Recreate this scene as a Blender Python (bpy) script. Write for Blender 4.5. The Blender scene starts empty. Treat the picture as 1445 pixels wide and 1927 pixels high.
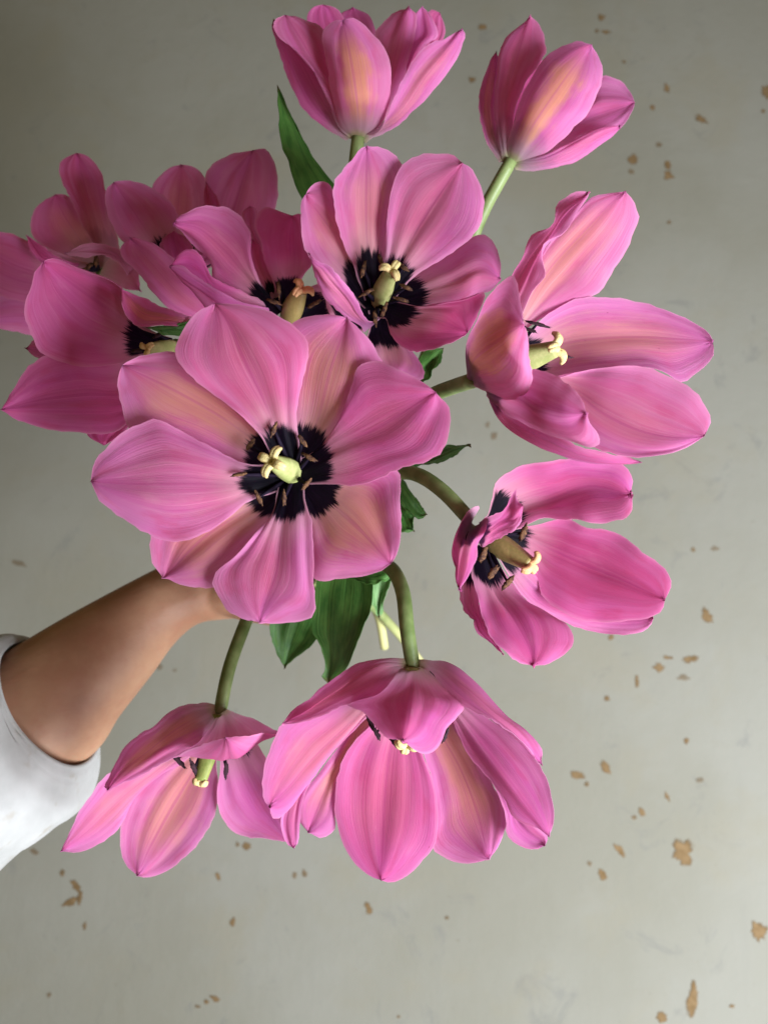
import bpy, math, random
from mathutils import Vector, Matrix, noise
random.seed(7)

# ------------------------------------------------------------------ camera
S = bpy.context.scene
FPX, CX, CY = 1450.0, 722.5, 963.5          # focal length and centre of the photograph in its pixels
cam_d = bpy.data.cameras.new('camera'); cam = bpy.data.objects.new('camera', cam_d)
S.collection.objects.link(cam); S.camera = cam
cam.location = (0, 0, 0); cam.rotation_euler = (math.radians(90), 0, 0)
cam_d.sensor_fit = 'HORIZONTAL'; cam_d.sensor_width = 36.0
cam_d.lens = 36.0 * FPX / 1445.0
cam_d.clip_start = 0.01; cam_d.clip_end = 20
cam_d.dof.use_dof = True; cam_d.dof.focus_distance = 0.315; cam_d.dof.aperture_fstop = 15

# ------------------------------------------------------------------ world and light
W = bpy.data.worlds.new('World'); S.world = W; W.use_nodes = True
bg = W.node_tree.nodes['Background']
bg.inputs[0].default_value = (0.62, 0.50, 0.20, 1); bg.inputs[1].default_value = 0.23

def area(name, loc, target, sx, sy, power, col):
    l = bpy.data.lights.new(name, 'AREA'); l.shape = 'RECTANGLE'; l.size = sx; l.size_y = sy
    l.energy = power; l.color = col
    o = bpy.data.objects.new(name, l); S.collection.objects.link(o); o.location = loc
    o.rotation_euler = (Vector(target) - Vector(loc)).to_track_quat('-Z', 'Y').to_euler()
    return o
area('window_light', (0.76, -0.28, -0.47), (0.12, 0.50, -0.12), 0.5, 0.6, 41, (0.90, 0.955, 1.0))

S.view_settings.view_transform = 'Standard'; S.view_settings.look = 'None'
S.view_settings.exposure = 0.0; S.view_settings.gamma = 1.0; S.view_settings.use_curve_mapping = False

# ------------------------------------------------------------------ helpers
COL = S.collection
def link(o, parent=None):
    COL.objects.link(o)
    if parent is not None: o.parent = parent
    return o
def tag(o, label=None, cat=None, group=None, kind=None):
    if label: o['label'] = label
    if cat: o['category'] = cat
    if group: o['group'] = group
    if kind: o['kind'] = kind
    return o
def P(px, py, Y):
    """point of the place seen at photograph pixel (px,py) at distance Y in front of the camera"""
    return Vector(((px - CX) / FPX * Y, Y, (CY - py) / FPX * Y))
def obj(name, verts, faces, mats, parent=None, origin=Vector((0, 0, 0)), smooth=True):
    m = bpy.data.meshes.new(name)
    m.from_pydata([tuple(Vector(v) - origin) for v in verts], [], faces); m.update()
    if smooth: m.polygons.foreach_set('use_smooth', [True] * len(m.polygons))
    for k in (mats if isinstance(mats, (list, tuple)) else [mats]): m.materials.append(k)
    return link(bpy.data.objects.new(name, m), parent)

def catmull(pts, n):
    """n points evenly spaced along a centripetal Catmull-Rom curve through pts"""
    q = [Vector(p) for p in pts]
    if len(q) == 2: return [q[0].lerp(q[1], i / (n - 1)) for i in range(n)]
    q = [q[0] * 2 - q[1]] + q + [q[-1] * 2 - q[-2]]
    dense = []
    for i in range(1, len(q) - 2):
        p0, p1, p2, p3 = q[i-1:i+3]
        t0 = 0; t1 = t0 + max((p1-p0).length, 1e-9) ** .5; t2 = t1 + max((p2-p1).length, 1e-9) ** .5; t3 = t2 + max((p3-p2).length, 1e-9) ** .5
        for k in range(12):
            t = t1 + (t2 - t1) * k / 12
            A1 = p0*((t1-t)/(t1-t0)) + p1*((t-t0)/(t1-t0)); A2 = p1*((t2-t)/(t2-t1)) + p2*((t-t1)/(t2-t1)); A3 = p2*((t3-t)/(t3-t2)) + p3*((t-t2)/(t3-t2))
            B1 = A1*((t2-t)/(t2-t0)) + A2*((t-t0)/(t2-t0)); B2 = A2*((t3-t)/(t3-t1)) + A3*((t-t1)/(t3-t1))
            dense.append(B1*((t2-t)/(t2-t1)) + B2*((t-t1)/(t2-t1)))
    dense.append(q[-2])
    d = [0.0]
    for a, b in zip(dense, dense[1:]): d.append(d[-1] + (b - a).length)
    out = []; j = 0
    for i in range(n):
        t = d[-1] * i / (n - 1)
        while j < len(d) - 2 and d[j+1] < t: j += 1
        f = (t - d[j]) / max(d[j+1] - d[j], 1e-9)
        out.append(dense[j].lerp(dense[j+1], min(max(f, 0), 1)))
    return out
def knots(k, s):
    x = s * (len(k) - 1); i = min(int(x), len(k) - 2); f = x - i
    p1, p2 = k[i], k[i+1]; p0 = k[i-1] if i else 2*p1 - p2; p3 = k[i+2] if i + 2 < len(k) else 2*p2 - p1
    return .5 * (2*p1 + (p2-p0)*f + (2*p0-5*p1+4*p2-p3)*f*f + (3*p1-p0-3*p2+p3)*f**3)

def tube(pts, rads, seg=12, n=None, caps=True):
    n = n or len(pts) * 4
    c = catmull(pts, n); vs = []; fs = []
    up = Vector((0.3, 0.2, 1)).normalized(); pr = None
    for i, p in enumerate(c):
        t = (c[min(i+1, n-1)] - c[max(i-1, 0)]).normalized()
        a = (pr - t * pr.dot(t)) if pr else t.cross(up)
        a.normalize(); b = t.cross(a); pr = a
        r = knots(rads, i / (n - 1)) if len(rads) > 1 else rads[0]
        for k in range(seg):
            w = 2 * math.pi * k / seg
            vs.append(p + (a * math.cos(w) + b * math.sin(w)) * r)
    for i in range(n - 1):
        for k in range(seg):
            k2 = (k + 1) % seg
            fs.append((i*seg+k, i*seg+k2, (i+1)*seg+k2, (i+1)*seg+k))
    if caps:
        fs.append(tuple(range(seg))[::-1]); fs.append(tuple((n-1)*seg + k for k in range(seg)))
    return vs, fs
def blob(c, ax, ry, rz, L, seed=0, amp=0.0, seg=10, rings=8):
    """closed lumpy ellipsoid: half length L along ax"""
    ax = ax.normalized(); a = ax.orthogonal().normalized(); b = ax.cross(a); vs = []; fs = []
    for i in range(rings + 1):
        th = math.pi * i / rings
        for k in range(seg):
            w = 2 * math.pi * k / seg
            d = ax * (-math.cos(th) * L) + a * (math.sin(th) * math.cos(w) * ry) + b * (math.sin(th) * math.sin(w) * rz)
            f = 1 + amp * noise.noise(d * (2.2 / max(ry, rz)) + Vector((seed, seed * .7, 3)))
            vs.append(c + d * f)
    for i in range(rings):
        for k in range(seg):
            fs.append((i*seg+k, i*seg+(k+1) % seg, (i+1)*seg+(k+1) % seg, (i+1)*seg+k))
    return vs, fs

# ------------------------------------------------------------------ materials
class NT:
    def __init__(s, name):
        s.m = bpy.data.materials.new(name); s.m.use_nodes = True; s.t = s.m.node_tree; s.t.nodes.clear()
        s.out = s.n('ShaderNodeOutputMaterial')
    def n(s, typ, **kw):
        x = s.t.nodes.new(typ)
        for k, v in kw.items(): setattr(x, k, v)
        return x
    def set(s, sock, v):
        if hasattr(v, 'is_output') or hasattr(v, 'links') and not isinstance(v, (int, float, tuple)): s.t.links.new(v, sock)
        else: sock.default_value = v
    def math(s, op, a, b=0.0, c=0.0, clamp=False):
        x = s.n('ShaderNodeMath', operation=op, use_clamp=clamp)
        s.set(x.inputs[0], a); s.set(x.inputs[1], b); s.set(x.inputs[2], c); return x.outputs[0]
    def step(s, v, a, b, lo=0.0, hi=1.0):
        x = s.n('ShaderNodeMapRange', interpolation_type='SMOOTHSTEP')
        for i, q in enumerate((v, a, b, lo, hi)): s.set(x.inputs[i], q)
        return x.outputs[0]
    def mix(s, f, a, b, blend='MIX'):
        x = s.n('ShaderNodeMix', data_type='RGBA', blend_type=blend)
        s.set(x.inputs[0], f); s.set(x.inputs[6], a if not isinstance(a, tuple) else (*a, 1)[:4]); s.set(x.inputs[7], b if not isinstance(b, tuple) else (*b, 1)[:4])
        return x.outputs[2]
    def vec(s, x, y, z=0.0):
        c = s.n('ShaderNodeCombineXYZ'); s.set(c.inputs[0], x); s.set(c.inputs[1], y); s.set(c.inputs[2], z); return c.outputs[0]
    def noise(s, v, scale, detail=3.0, rough=.5, dist=0.0):
        x = s.n('ShaderNodeTexNoise'); s.set(x.inputs['Vector'], v)
        for k, q in (('Scale', scale), ('Detail', detail), ('Roughness', rough), ('Distortion', dist)): s.set(x.inputs[k], q)
        return x.outputs[0]
    def bump(s, h, strength=.3, dist=.001, normal=None):
        x = s.n('ShaderNodeBump'); s.set(x.inputs['Strength'], strength); s.set(x.inputs['Distance'], dist); s.set(x.inputs['Height'], h)
        if normal: s.set(x.inputs['Normal'], normal)
        return x.outputs[0]
    def bsdf(s, col, rough=.5, spec=.5, normal=None, sss=0, sheen=0, trans=0.0, tcol=None, alpha=None):
        p = s.n('ShaderNodeBsdfPrincipled')
        s.set(p.inputs['Base Color'], col if not isinstance(col, tuple) else (*col, 1)[:4]); s.set(p.inputs['Roughness'], rough)
        s.set(p.inputs['Specular IOR Level'], spec)
        if sss:
            p.inputs['Subsurface Weight'].default_value = sss; p.inputs['Subsurface Radius'].default_value = (1, .35, .2); p.inputs['Subsurface Scale'].default_value = .004
        if sheen: p.inputs['Sheen Weight'].default_value = sheen; p.inputs['Sheen Roughness'].default_value = .4
        if normal: s.set(p.inputs['Normal'], normal)
        if alpha is not None: s.set(p.inputs['Alpha'], alpha)
        r = p.outputs[0]
        if trans:
            t = s.n('ShaderNodeBsdfTranslucent'); s.set(t.inputs[0], tcol if tcol is not None else col)
            if normal: s.set(t.inputs[1], normal)
            x = s.n('ShaderNodeMixShader'); s.set(x.inputs[0], trans); s.t.links.new(r, x.inputs[1]); s.t.links.new(t.outputs[0], x.inputs[2]); r = x.outputs[0]
        s.t.links.new(r, s.out.inputs[0]); return s.m

def petal_material(inside):
    g = NT('petal_inner_face' if inside else 'petal_outer_face')
    uv = g.n('ShaderNodeUVMap'); sp = g.n('ShaderNodeSeparateXYZ'); g.t.links.new(uv.outputs[0], sp.inputs[0])
    t = g.math('MULTIPLY_ADD', sp.outputs[0], 2, -1); s = sp.outputs[1]; at = g.math('ABSOLUTE', t)
    bd = g.n('ShaderNodeAttribute', attribute_name='base_distance').outputs['Fac']
    oi = g.n('ShaderNodeObjectInfo'); oc = g.n('ShaderNodeSeparateColor'); g.t.links.new(oi.outputs['Color'], oc.inputs[0])
    peach, deep, blotch = oc.outputs[0], oc.outputs[1], oc.outputs[2]; rnd = g.math('MULTIPLY', oi.outputs['Random'], 40)
    coarse = g.noise(g.vec(g.math('MULTIPLY', t, 5), g.math('MULTIPLY', s, 1.3), rnd), 1.0, 3, .55)
    veins = g.noise(g.vec(g.math('MULTIPLY', t, 38), g.math('MULTIPLY', s, 1.1), rnd), 1.0, 3, .6)
    fine = g.noise(g.vec(g.math('MULTIPLY', t, 95), g.math('MULTIPLY', s, 3.5), rnd), 1.0, 2, .6)
    mott = g.noise(g.vec(g.math('MULTIPLY', t, 2.2), g.math('MULTIPLY', s, 3.0), rnd), 1.6, 4, .6)
    tone = g.noise(g.vec(g.math('MULTIPLY', t, 1.1), g.math('MULTIPLY', s, 1.2), rnd), 1.0, 2, .5)
    tone = g.math('ADD', tone, g.math('MULTIPLY_ADD', oi.outputs['Random'], .36, -.18))
    c = g.mix(g.step(tone, .30, .68), (.76, .185, .44), (.75, .195, .56))
    c = g.mix(g.math('MULTIPLY', g.step(coarse, .42, .75), .5), c, (.84, .31, .62))
    marg = g.step(g.math('ADD', at, g.math('MULTIPLY_ADD', coarse, 1.0, -.5)), .25, 1.0)
    c = g.mix(g.math('MULTIPLY', marg, .45), c, (.90, .43, .74))
    c = g.mix(g.math('MULTIPLY', g.step(mott, .50, .70), g.math('MULTIPLY', g.step(s, .25, .6), .42)), c, (.74, .13, .31))
    c = g.mix(g.math('MULTIPLY', g.step(g.math('ADD', mott, g.math('MULTIPLY', coarse, .35)), .60, .38), .38), c, (.90, .47, .70))
    # peach wash, broad and uneven
    w = g.math('ADD', at, g.math('ADD', g.math('MULTIPLY_ADD', veins, .5, -.25), g.math('MULTIPLY_ADD', mott, 1.0, -.5)))
    band = g.step(w, .85 if inside else .62, .12)
    band = g.math('MULTIPLY', band, g.math('MULTIPLY', g.step(s, .04, .24), g.step(s, 1.0, .66)))
    band = g.math('MULTIPLY', g.math('MULTIPLY', band, peach), .78 if inside else g.step(veins, .25, .6, .6, 1.0))
    c = g.mix(band, c, (.84, .43, .33) if inside else (.84, .42, .24))
    # streaks that follow the veins
    c = g.mix(g.math('MULTIPLY', g.step(veins, .50, .72), .38), c, (.66, .14, .36))
    c = g.mix(g.math('MULTIPLY', g.step(veins, .46, .28), .32), c, (.91, .44, .66))
    c = g.mix(g.math('MULTIPLY', g.step(fine, .5, .8), .30), c, (.93, .49, .71))
    speck = g.noise(g.vec(g.math('MULTIPLY', t, 20), g.math('MULTIPLY', s, 24), rnd), 1.0, 2, .5)
    c = g.mix(g.math('MULTIPLY', g.step(speck, .775, .80), .6), c, (.40, .06, .16))
    # midrib and its two side lines
    rib = g.math('MULTIPLY', g.step(at, .045, .01), .40)
    side = g.math('MULTIPLY', g.step(g.math('ABSOLUTE', g.math('ADD', at, -.105)), .035, .0), .18)
    rr = g.math('MULTIPLY', g.math('ADD', rib, side), g.step(s, .12, .35))
    c = g.mix(rr, c, (.60, .09, .34))
    c = g.mix(g.math('MULTIPLY', deep, .75), c, g.mix(1.0, c, (.88, .28, .62), 'MULTIPLY'))  # per-petal deepening: richer magenta, and shade painted into petals that lie in shade
    # crimson tip and margin
    tip = g.math('MULTIPLY', g.step(s, .95, 1.0), g.math('MULTIPLY', g.step(at, .35, .0), .6))
    c = g.mix(tip, c, (.42, .015, .09))
    edge = g.math('MULTIPLY', g.step(g.math('ADD', at, g.math('MULTIPLY', fine, .06)), .95, 1.03), .35)
    c = g.mix(edge, c, (.93, .55, .74))
    if inside:
        jag = g.math('ADD', bd, g.math('ADD', g.math('MULTIPLY_ADD', veins, .10, -.05), g.math('MULTIPLY_ADD', fine, .09, -.045)))
        jag = g.math('ADD', jag, g.math('ADD', g.math('MULTIPLY', g.math('POWER', at, 2.5), .07), g.math('MULTIPLY_ADD', coarse, .12, -.06)))
        pale = g.math('MULTIPLY', g.step(jag, .52, .32), .55)
        c = g.mix(pale, c, (.78, .50, .56))
        d = g.math('MULTIPLY', g.step(jag, .325, .295), g.step(g.math('ADD', at, g.math('MULTIPLY', fine, .12)), 1.02, .90))
        d = g.math('MULTIPLY', d, blotch)
        c = g.mix(d, c, g.mix(g.step(fine, .35, .75), (.0015, .0007, .005), (.007, .002, .018)))
    else:
        b2 = g.math('ADD', bd, g.math('MULTIPLY_ADD', veins, .14, -.07))
        c = g.mix(g.math('MULTIPLY', g.step(b2, .30, .08), g.math('MULTIPLY', oi.outputs['Alpha'], .8)), c, (.66, .52, .56))
        dk = g.math('MULTIPLY', g.math('MULTIPLY', g.step(b2, .20, .13), g.step(b2, .04, .08)), g.math('MULTIPLY', g.step(at, .95, .5), .12))
        c = g.mix(g.math('MULTIPLY', dk, blotch), c, (.10, .06, .17))
        c = g.mix(g.math('MULTIPLY', g.step(b2, .11, .04), oi.outputs['Alpha']), c, (.52, .55, .28))
    h = g.math('ADD', g.math('MULTIPLY', veins, .6), g.math('MULTIPLY', fine, .4))
    nb = g.bump(h, .30, .0012)
    gm = g.n('ShaderNodeGamma'); g.t.links.new(c, gm.inputs[0]); gm.inputs[1].default_value = .6; tc = gm.outputs[0]
    return g.bsdf(c, g.math('MULTIPLY_ADD', veins, .2, .50), .24, nb, sheen=.06, trans=.66, tcol=tc)
M_IN, M_OUT = petal_material(True), petal_material(False)

def leaf_material(name, dark, light, trans=.25):
    g = NT(name); uv = g.n('ShaderNodeUVMap'); sp = g.n('ShaderNodeSeparateXYZ'); g.t.links.new(uv.outputs[0], sp.inputs[0])
    t = g.math('MULTIPLY_ADD', sp.outputs[0], 2, -1); s = sp.outputs[1]
    rnd = g.math('MULTIPLY', g.n('ShaderNodeObjectInfo').outputs['Random'], 30)
    v = g.noise(g.vec(g.math('MULTIPLY', t, 22), g.math('MULTIPLY', s, 1.2), rnd), 1, 3, .6)
    m = g.noise(g.vec(g.math('MULTIPLY', t, 2), g.math('MULTIPLY', s, 4), rnd), 1.5, 4, .6)
    c = g.mix(g.step(g.math('ADD', g.math('MULTIPLY', v, .5), g.math('MULTIPLY', m, .5)), .35, .65), dark, light)
    c = g.mix(g.math('MULTIPLY', g.step(s, .93, 1.0), .8), c, (.16, .06, .03))
    return g.bsdf(c, .42, .4, g.bump(v, .35, .0015), trans=trans)
M_LEAF = leaf_material('tulip_leaf_green', (.035, .135, .024), (.105, .27, .055))
M_LEAF_P = leaf_material('tulip_leaf_pale', (.10, .24, .07), (.22, .40, .15))

def stem_material():
    g = NT('tulip_stem'); tc = g.n('ShaderNodeTexCoord').outputs['Object']
    n1 = g.noise(tc, 90, 3); n2 = g.noise(tc, 900, 2)
    pale = g.n('ShaderNodeAttribute', attribute_name='pale').outputs['Fac']
    c = g.mix(g.step(n1, .3, .7), (.12, .18, .05), (.24, .31, .12))
    c = g.mix(pale, c, (.62, .60, .27))
    return g.bsdf(c, .45, .4, g.bump(n2, .15, .0006), trans=.08)
M_STEM = stem_material()
def simple(name, a, b, scale, rough=.5, spec=.4, bump=.2, bs=None, sss=0):
    g = NT(name); tc = g.n('ShaderNodeTexCoord').outputs['Object']
    n1 = g.noise(tc, scale, 4, .6); n2 = g.noise(tc, bs or scale * 4, 3, .6)
    return g.bsdf(g.mix(g.step(n1, .3, .7), a, b), rough, spec, g.bump(n2, bump, .001), sss=sss)
M_OVARY = simple('ovary_green', (.27, .30, .10), (.40, .40, .17), 220, .6, .25)
M_OVARY_B = simple('ovary_olive', (.26, .20, .07), (.36, .27, .10), 220, .42)
M_OVARY_G = simple('ovary_leaf_green', (.20, .26, .06), (.30, .34, .10), 220, .55, .25)
M_STIG = simple('stigma_cream', (.64, .49, .21), (.73, .59, .29), 500, .6, .3, .4, 1800)
M_STIG_P = simple('stigma_peach', (.72, .38, .18), (.80, .46, .24), 500, .6, .3, .4, 1800)
M_FIL = simple('filament_dark', (.006, .003, .010), (.012, .006, .018), 400, .7, .1)
M_ANTH = simple('anther_brown', (.03, .012, .015), (.20, .095, .045), 700, .8, .2, .6, 2200)
M_ANTH_D = simple('anther_dark', (.025, .010, .02), (.06, .025, .035), 700, .7, .2, .6, 2200)

def skin_material():
    g = NT('skin'); tc = g.n('ShaderNodeTexCoord').outputs['Object']
    big = g.noise(tc, 26, 4, .55); mid = g.noise(tc, 140, 3, .6)
    mp = g.n('ShaderNodeMapping'); g.t.links.new(tc, mp.inputs[0]); mp.inputs['Rotation'].default_value = (0, math.radians(-32), 0); mp.inputs['Scale'].default_value = (420, 420, 1100)
    pores = g.noise(mp.outputs[0], 1, 3, .6)
    c = g.mix(g.step(big, .32, .7), (.33, .165, .10), (.44, .25, .155))
    c = g.mix(g.math('MULTIPLY', g.step(mid, .48, .72), .30), c, (.36, .15, .095))
    return g.bsdf(c, .52, .35, g.bump(g.math('ADD', g.math('MULTIPLY', pores, .45), g.math('ADD', g.math('MULTIPLY', mid, .4), g.math('MULTIPLY', big, 2.2))), .30, .0014), sss=.18)
M_SKIN = skin_material()
def cloth_material():
    g = NT('white_ribbed_cotton'); uv = g.n('ShaderNodeUVMap'); sp = g.n('ShaderNodeSeparateXYZ'); g.t.links.new(uv.outputs[0], sp.inputs[0])
    tc = g.n('ShaderNodeTexCoord').outputs['Object']
    rib = g.math('SINE', g.math('MULTIPLY', g.math('ADD', sp.outputs[1], g.math('MULTIPLY', g.noise(tc, 30), .01)), 1150))
    weave = g.noise(tc, 2600, 2); st = g.noise(tc, 34, 4, .6); st2 = g.noise(tc, 75, 3, .6)
    c = g.mix(g.step(st, .3, .7), (.41, .41, .408), (.49, .49, .49))
    c = g.mix(g.math('MULTIPLY', g.step(st2, .56, .72), .45), c, (.34, .29, .225))
    h = g.math('ADD', g.math('MULTIPLY', rib, .5), g.math('MULTIPLY', weave, .7))
    return g.bsdf(c, .85, .2, g.bump(g.math('ADD', h, g.math('MULTIPLY', st2, 3.0)), .5, .0006), sheen=.2)
M_CLOTH = cloth_material()

def wall_material():
    g = NT('worn_painted_plaster'); tc = g.n('ShaderNodeTexCoord').outputs['Object']
    big = g.noise(tc, 3.2, 4, .55); mid = g.noise(tc, 13, 5, .62, .4); sm = g.noise(tc, 55, 4, .6)
    mp = g.n('ShaderNodeMapping'); g.t.links.new(tc, mp.inputs[0]); mp.inputs['Scale'].default_value = (34, 1, 5); mp.inputs['Rotation'].default_value = (0, math.radians(12), 0)
    brush = g.noise(mp.outputs[0], 1.6, 4, .6, .3)
    c = g.mix(g.step(big, .35, .65), (.236, .226, .188), (.268, .260, .229))
    c = g.mix(g.math('MULTIPLY', g.step(mid, .55, .75), .30), c, (.23, .21, .16))
    c = g.mix(g.math('MULTIPLY', g.step(g.noise(tc, 17, 6, .7, 1.0), .57, .70), .38), c, (.165, .165, .162))
    c = g.mix(g.math('MULTIPLY', g.step(g.noise(tc, 48, 5, .7), .70, .78), .40), c, (.19, .145, .085))
    c = g.mix(g.math('MULTIPLY', g.step(brush, .55, .8), .10), c, (.19, .19, .182))
    c = g.mix(g.math('MULTIPLY', g.step(sm, .5, .8), .10), c, (.29, .29, .28))
    mp2 = g.n('ShaderNodeMapping'); g.t.links.new(tc, mp2.inputs[0]); mp2.inputs['Scale'].default_value = (60, 1, 9); mp2.inputs['Rotation'].default_value = (0, math.radians(-38), 0)
    scr = g.noise(mp2.outputs[0], 1.0, 5, .7, .6)
    c = g.mix(g.math('MULTIPLY', g.step(scr, .66, .74), g.math('MULTIPLY', g.step(big, .45, .6), .40)), c, (.15, .15, .145))
    c = g.mix(g.math('MULTIPLY', g.step(g.noise(tc, 120, 4, .7), .66, .74), .35), c, (.17, .15, .11))
    c = g.mix(g.math('MULTIPLY', g.step(g.noise(tc, 7.5, 5, .6, .5), .5, .68), .40), c, (.255, .232, .175))
    h = g.math('ADD', g.math('MULTIPLY', brush, .12), g.math('ADD', g.math('MULTIPLY', mid, .6), g.math('MULTIPLY', sm, .2)))
    return g.bsdf(c, .8, .2, g.bump(h, .42, .004))
M_WALL = wall_material()
def chip_material():
    g = NT('bare_plaster_chip'); tc = g.n('ShaderNodeTexCoord').outputs['Object']
    r = g.n('ShaderNodeAttribute', attribute_name='rim').outputs['Fac']; k = g.n('ShaderNodeObjectInfo'); s = g.n('ShaderNodeSeparateColor'); g.t.links.new(k.outputs['Color'], s.inputs[0])
    n1 = g.noise(tc, 260, 4, .65); n2 = g.noise(tc, 120, 3)
    c = g.mix(g.step(n2, .3, .7), (.175, .112, .055), (.24, .16, .085))
    a = g.math('MULTIPLY', g.step(g.math('ADD', r, g.math('MULTIPLY_ADD', n1, .9, -.45)), .12, .42), s.outputs[0])
    return g.bsdf(c, .9, .1, None, alpha=a)
M_CHIP = chip_material()

# ------------------------------------------------------------------ wall
WY0, WS = 0.80, 0.20                          # the board leans back a little: distance grows with height
def wallY(z): return WY0 + (z + .53) * WS
def wall_hit(px, py):
    dx, dz = (px - CX) / FPX, (CY - py) / FPX
    Y = (WY0 + .53 * WS) / (1 - dz * WS); return Vector((dx * Y, Y, dz * Y))
nx, nz = 40, 40; vs = []; fs = []
for j in range(nz + 1):
    for i in range(nx + 1):
        x = -1.6 + 3.2 * i / nx; z = -1.5 + 3.1 * j / nz
        vs.append(Vector((x, wallY(z) , z)))
for j in range(nz):
    for i in range(nx):
        a = j*(nx+1)+i; fs.append((a, a+1, a+nx+2, a+nx+1))
wall = tag(obj('wall', vs, fs, M_WALL), 'pale grey painted plaster wall with small brown chips behind the flowers', None, None, 'structure')
CHIPS = [(1331,1161,20,28,-.4,1),(1149,1200,12,12,0,.9),(1258,1238,20,8,0,.8),(1298,1241,32,14,-.2,.9),(1240,1257,20,14,.3,.9),(1285,1276,24,10,0,.45),(1198,1284,8,22,0,.9),(1142,1315,10,11,0,.9),
 (1291,1395,9,14,0,.9),(1140,1446,14,28,-.5,1),(1087,1459,28,15,.2,.9),(1104,1477,9,9,0,.7),(1255,1499,8,18,-.4,.9),(1208,1530,11,18,-.4,.9),(1193,1539,9,8,0,.6),(1168,1603,11,38,-.7,1),(1285,1605,40,46,.3,1),(1133,1647,15,24,-.3,1),
 (1427,1754,30,30,0,1),(1303,1883,22,54,.25,1),(1245,1915,16,24,0,1),(1377,1894,9,8,0,.8),(1109,1626,9,9,0,.5),(1317,1469,18,9,0,.4),(1304,1035,9,9,0,.6),(1345,1033,16,11,0,.4),
 (1132,32,14,14,0,.9),(1123,58,10,8,0,.6),(1140,60,16,9,0,.9),(1174,116,8,8,0,.7),(1255,166,10,20,-.2,1),(1228,202,10,13,0,1),(1320,225,26,12,.6,.9),(1191,300,20,20,0,1),(1256,310,13,17,0,1),(1257,330,20,20,-.4,1),(1240,272,13,11,0,.5),
 (1442,171,16,28,0,.9),(1436,209,8,9,0,.7),(1259,418,9,8,0,.6),(1188,323,11,12,0,.5),(908,50,15,15,-.5,1),(888,149,14,11,0,.9),
 (143,1668,30,12,.9,.9),(134,1697,34,13,-.4,.9),(150,1690,10,26,.2,.9),(118,1643,9,14,0,.7),(160,1743,8,13,0,.7),(464,1593,18,16,0,.9),(447,1590,8,10,0,.6),(410,1650,9,15,-.4,.9),(439,1736,10,16,0,.9),(694,1712,11,20,-.4,1),
 (555,1647,9,13,0,.6),(573,1644,9,14,-.3,.6),(405,1880,17,10,.3,.9),(389,1886,11,7,.2,.8),(372,1895,10,6,.2,.7),(93,1873,8,10,0,.5),(750,1914,8,7,0,.6),(65,1603,18,12,.5,.5),(841,1728,8,8,0,.6),(35,1060,34,11,.3,.4),(300,1255,12,14,0,.4),(330,1262,8,8,0,.3),(930,820,12,16,0,.45),(918,800,8,12,0,.4),(1050,1000,10,8,0,.3),(640,1375,12,8,0,.3)]
wn = Vector((0, -1, WS)).normalized(); wu = Vector((1, 0, 0)); wv = Vector((0, WS, 1)).normalized()
for k, (px, py, w, h, ang, st) in enumerate(CHIPS):
    c = wall_hit(px, py); u = c.y / FPX * .5 * 1.25; vs = [c + wn * .0006]; fs = []; rim = [1.0]; N = 28
    for ring in (1, 2):
        for i in range(N):
            a = 2 * math.pi * i / N; r = 1 + .45 * noise.noise(Vector((math.cos(a)*1.4, math.sin(a)*1.4, k*3.7))) + .4 * noise.noise(Vector((math.cos(a)*3.7, math.sin(a)*3.7, k*1.7)))
            r *= ring / 2; x = math.cos(a) * w * u * r; y = math.sin(a) * h * u * r
            ca, sa = math.cos(-ang), math.sin(-ang)
            vs.append(c + wn * .0006 + wu * (x*ca - y*sa) + wv * (x*sa + y*ca)); rim.append(1 - ring / 2)
    for i in range(N):
        j = (i + 1) % N; fs.append((0, 1+i, 1+j)); fs.append((1+i, 1+N+i, 1+N+j, 1+j))
    o = obj('paint_chip', vs, fs, M_CHIP, wall); o.color = (st, 0, 0, 1)
    at = o.data.attributes.new('rim', 'FLOAT', 'POINT'); at.data.foreach_set('value', rim)

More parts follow.
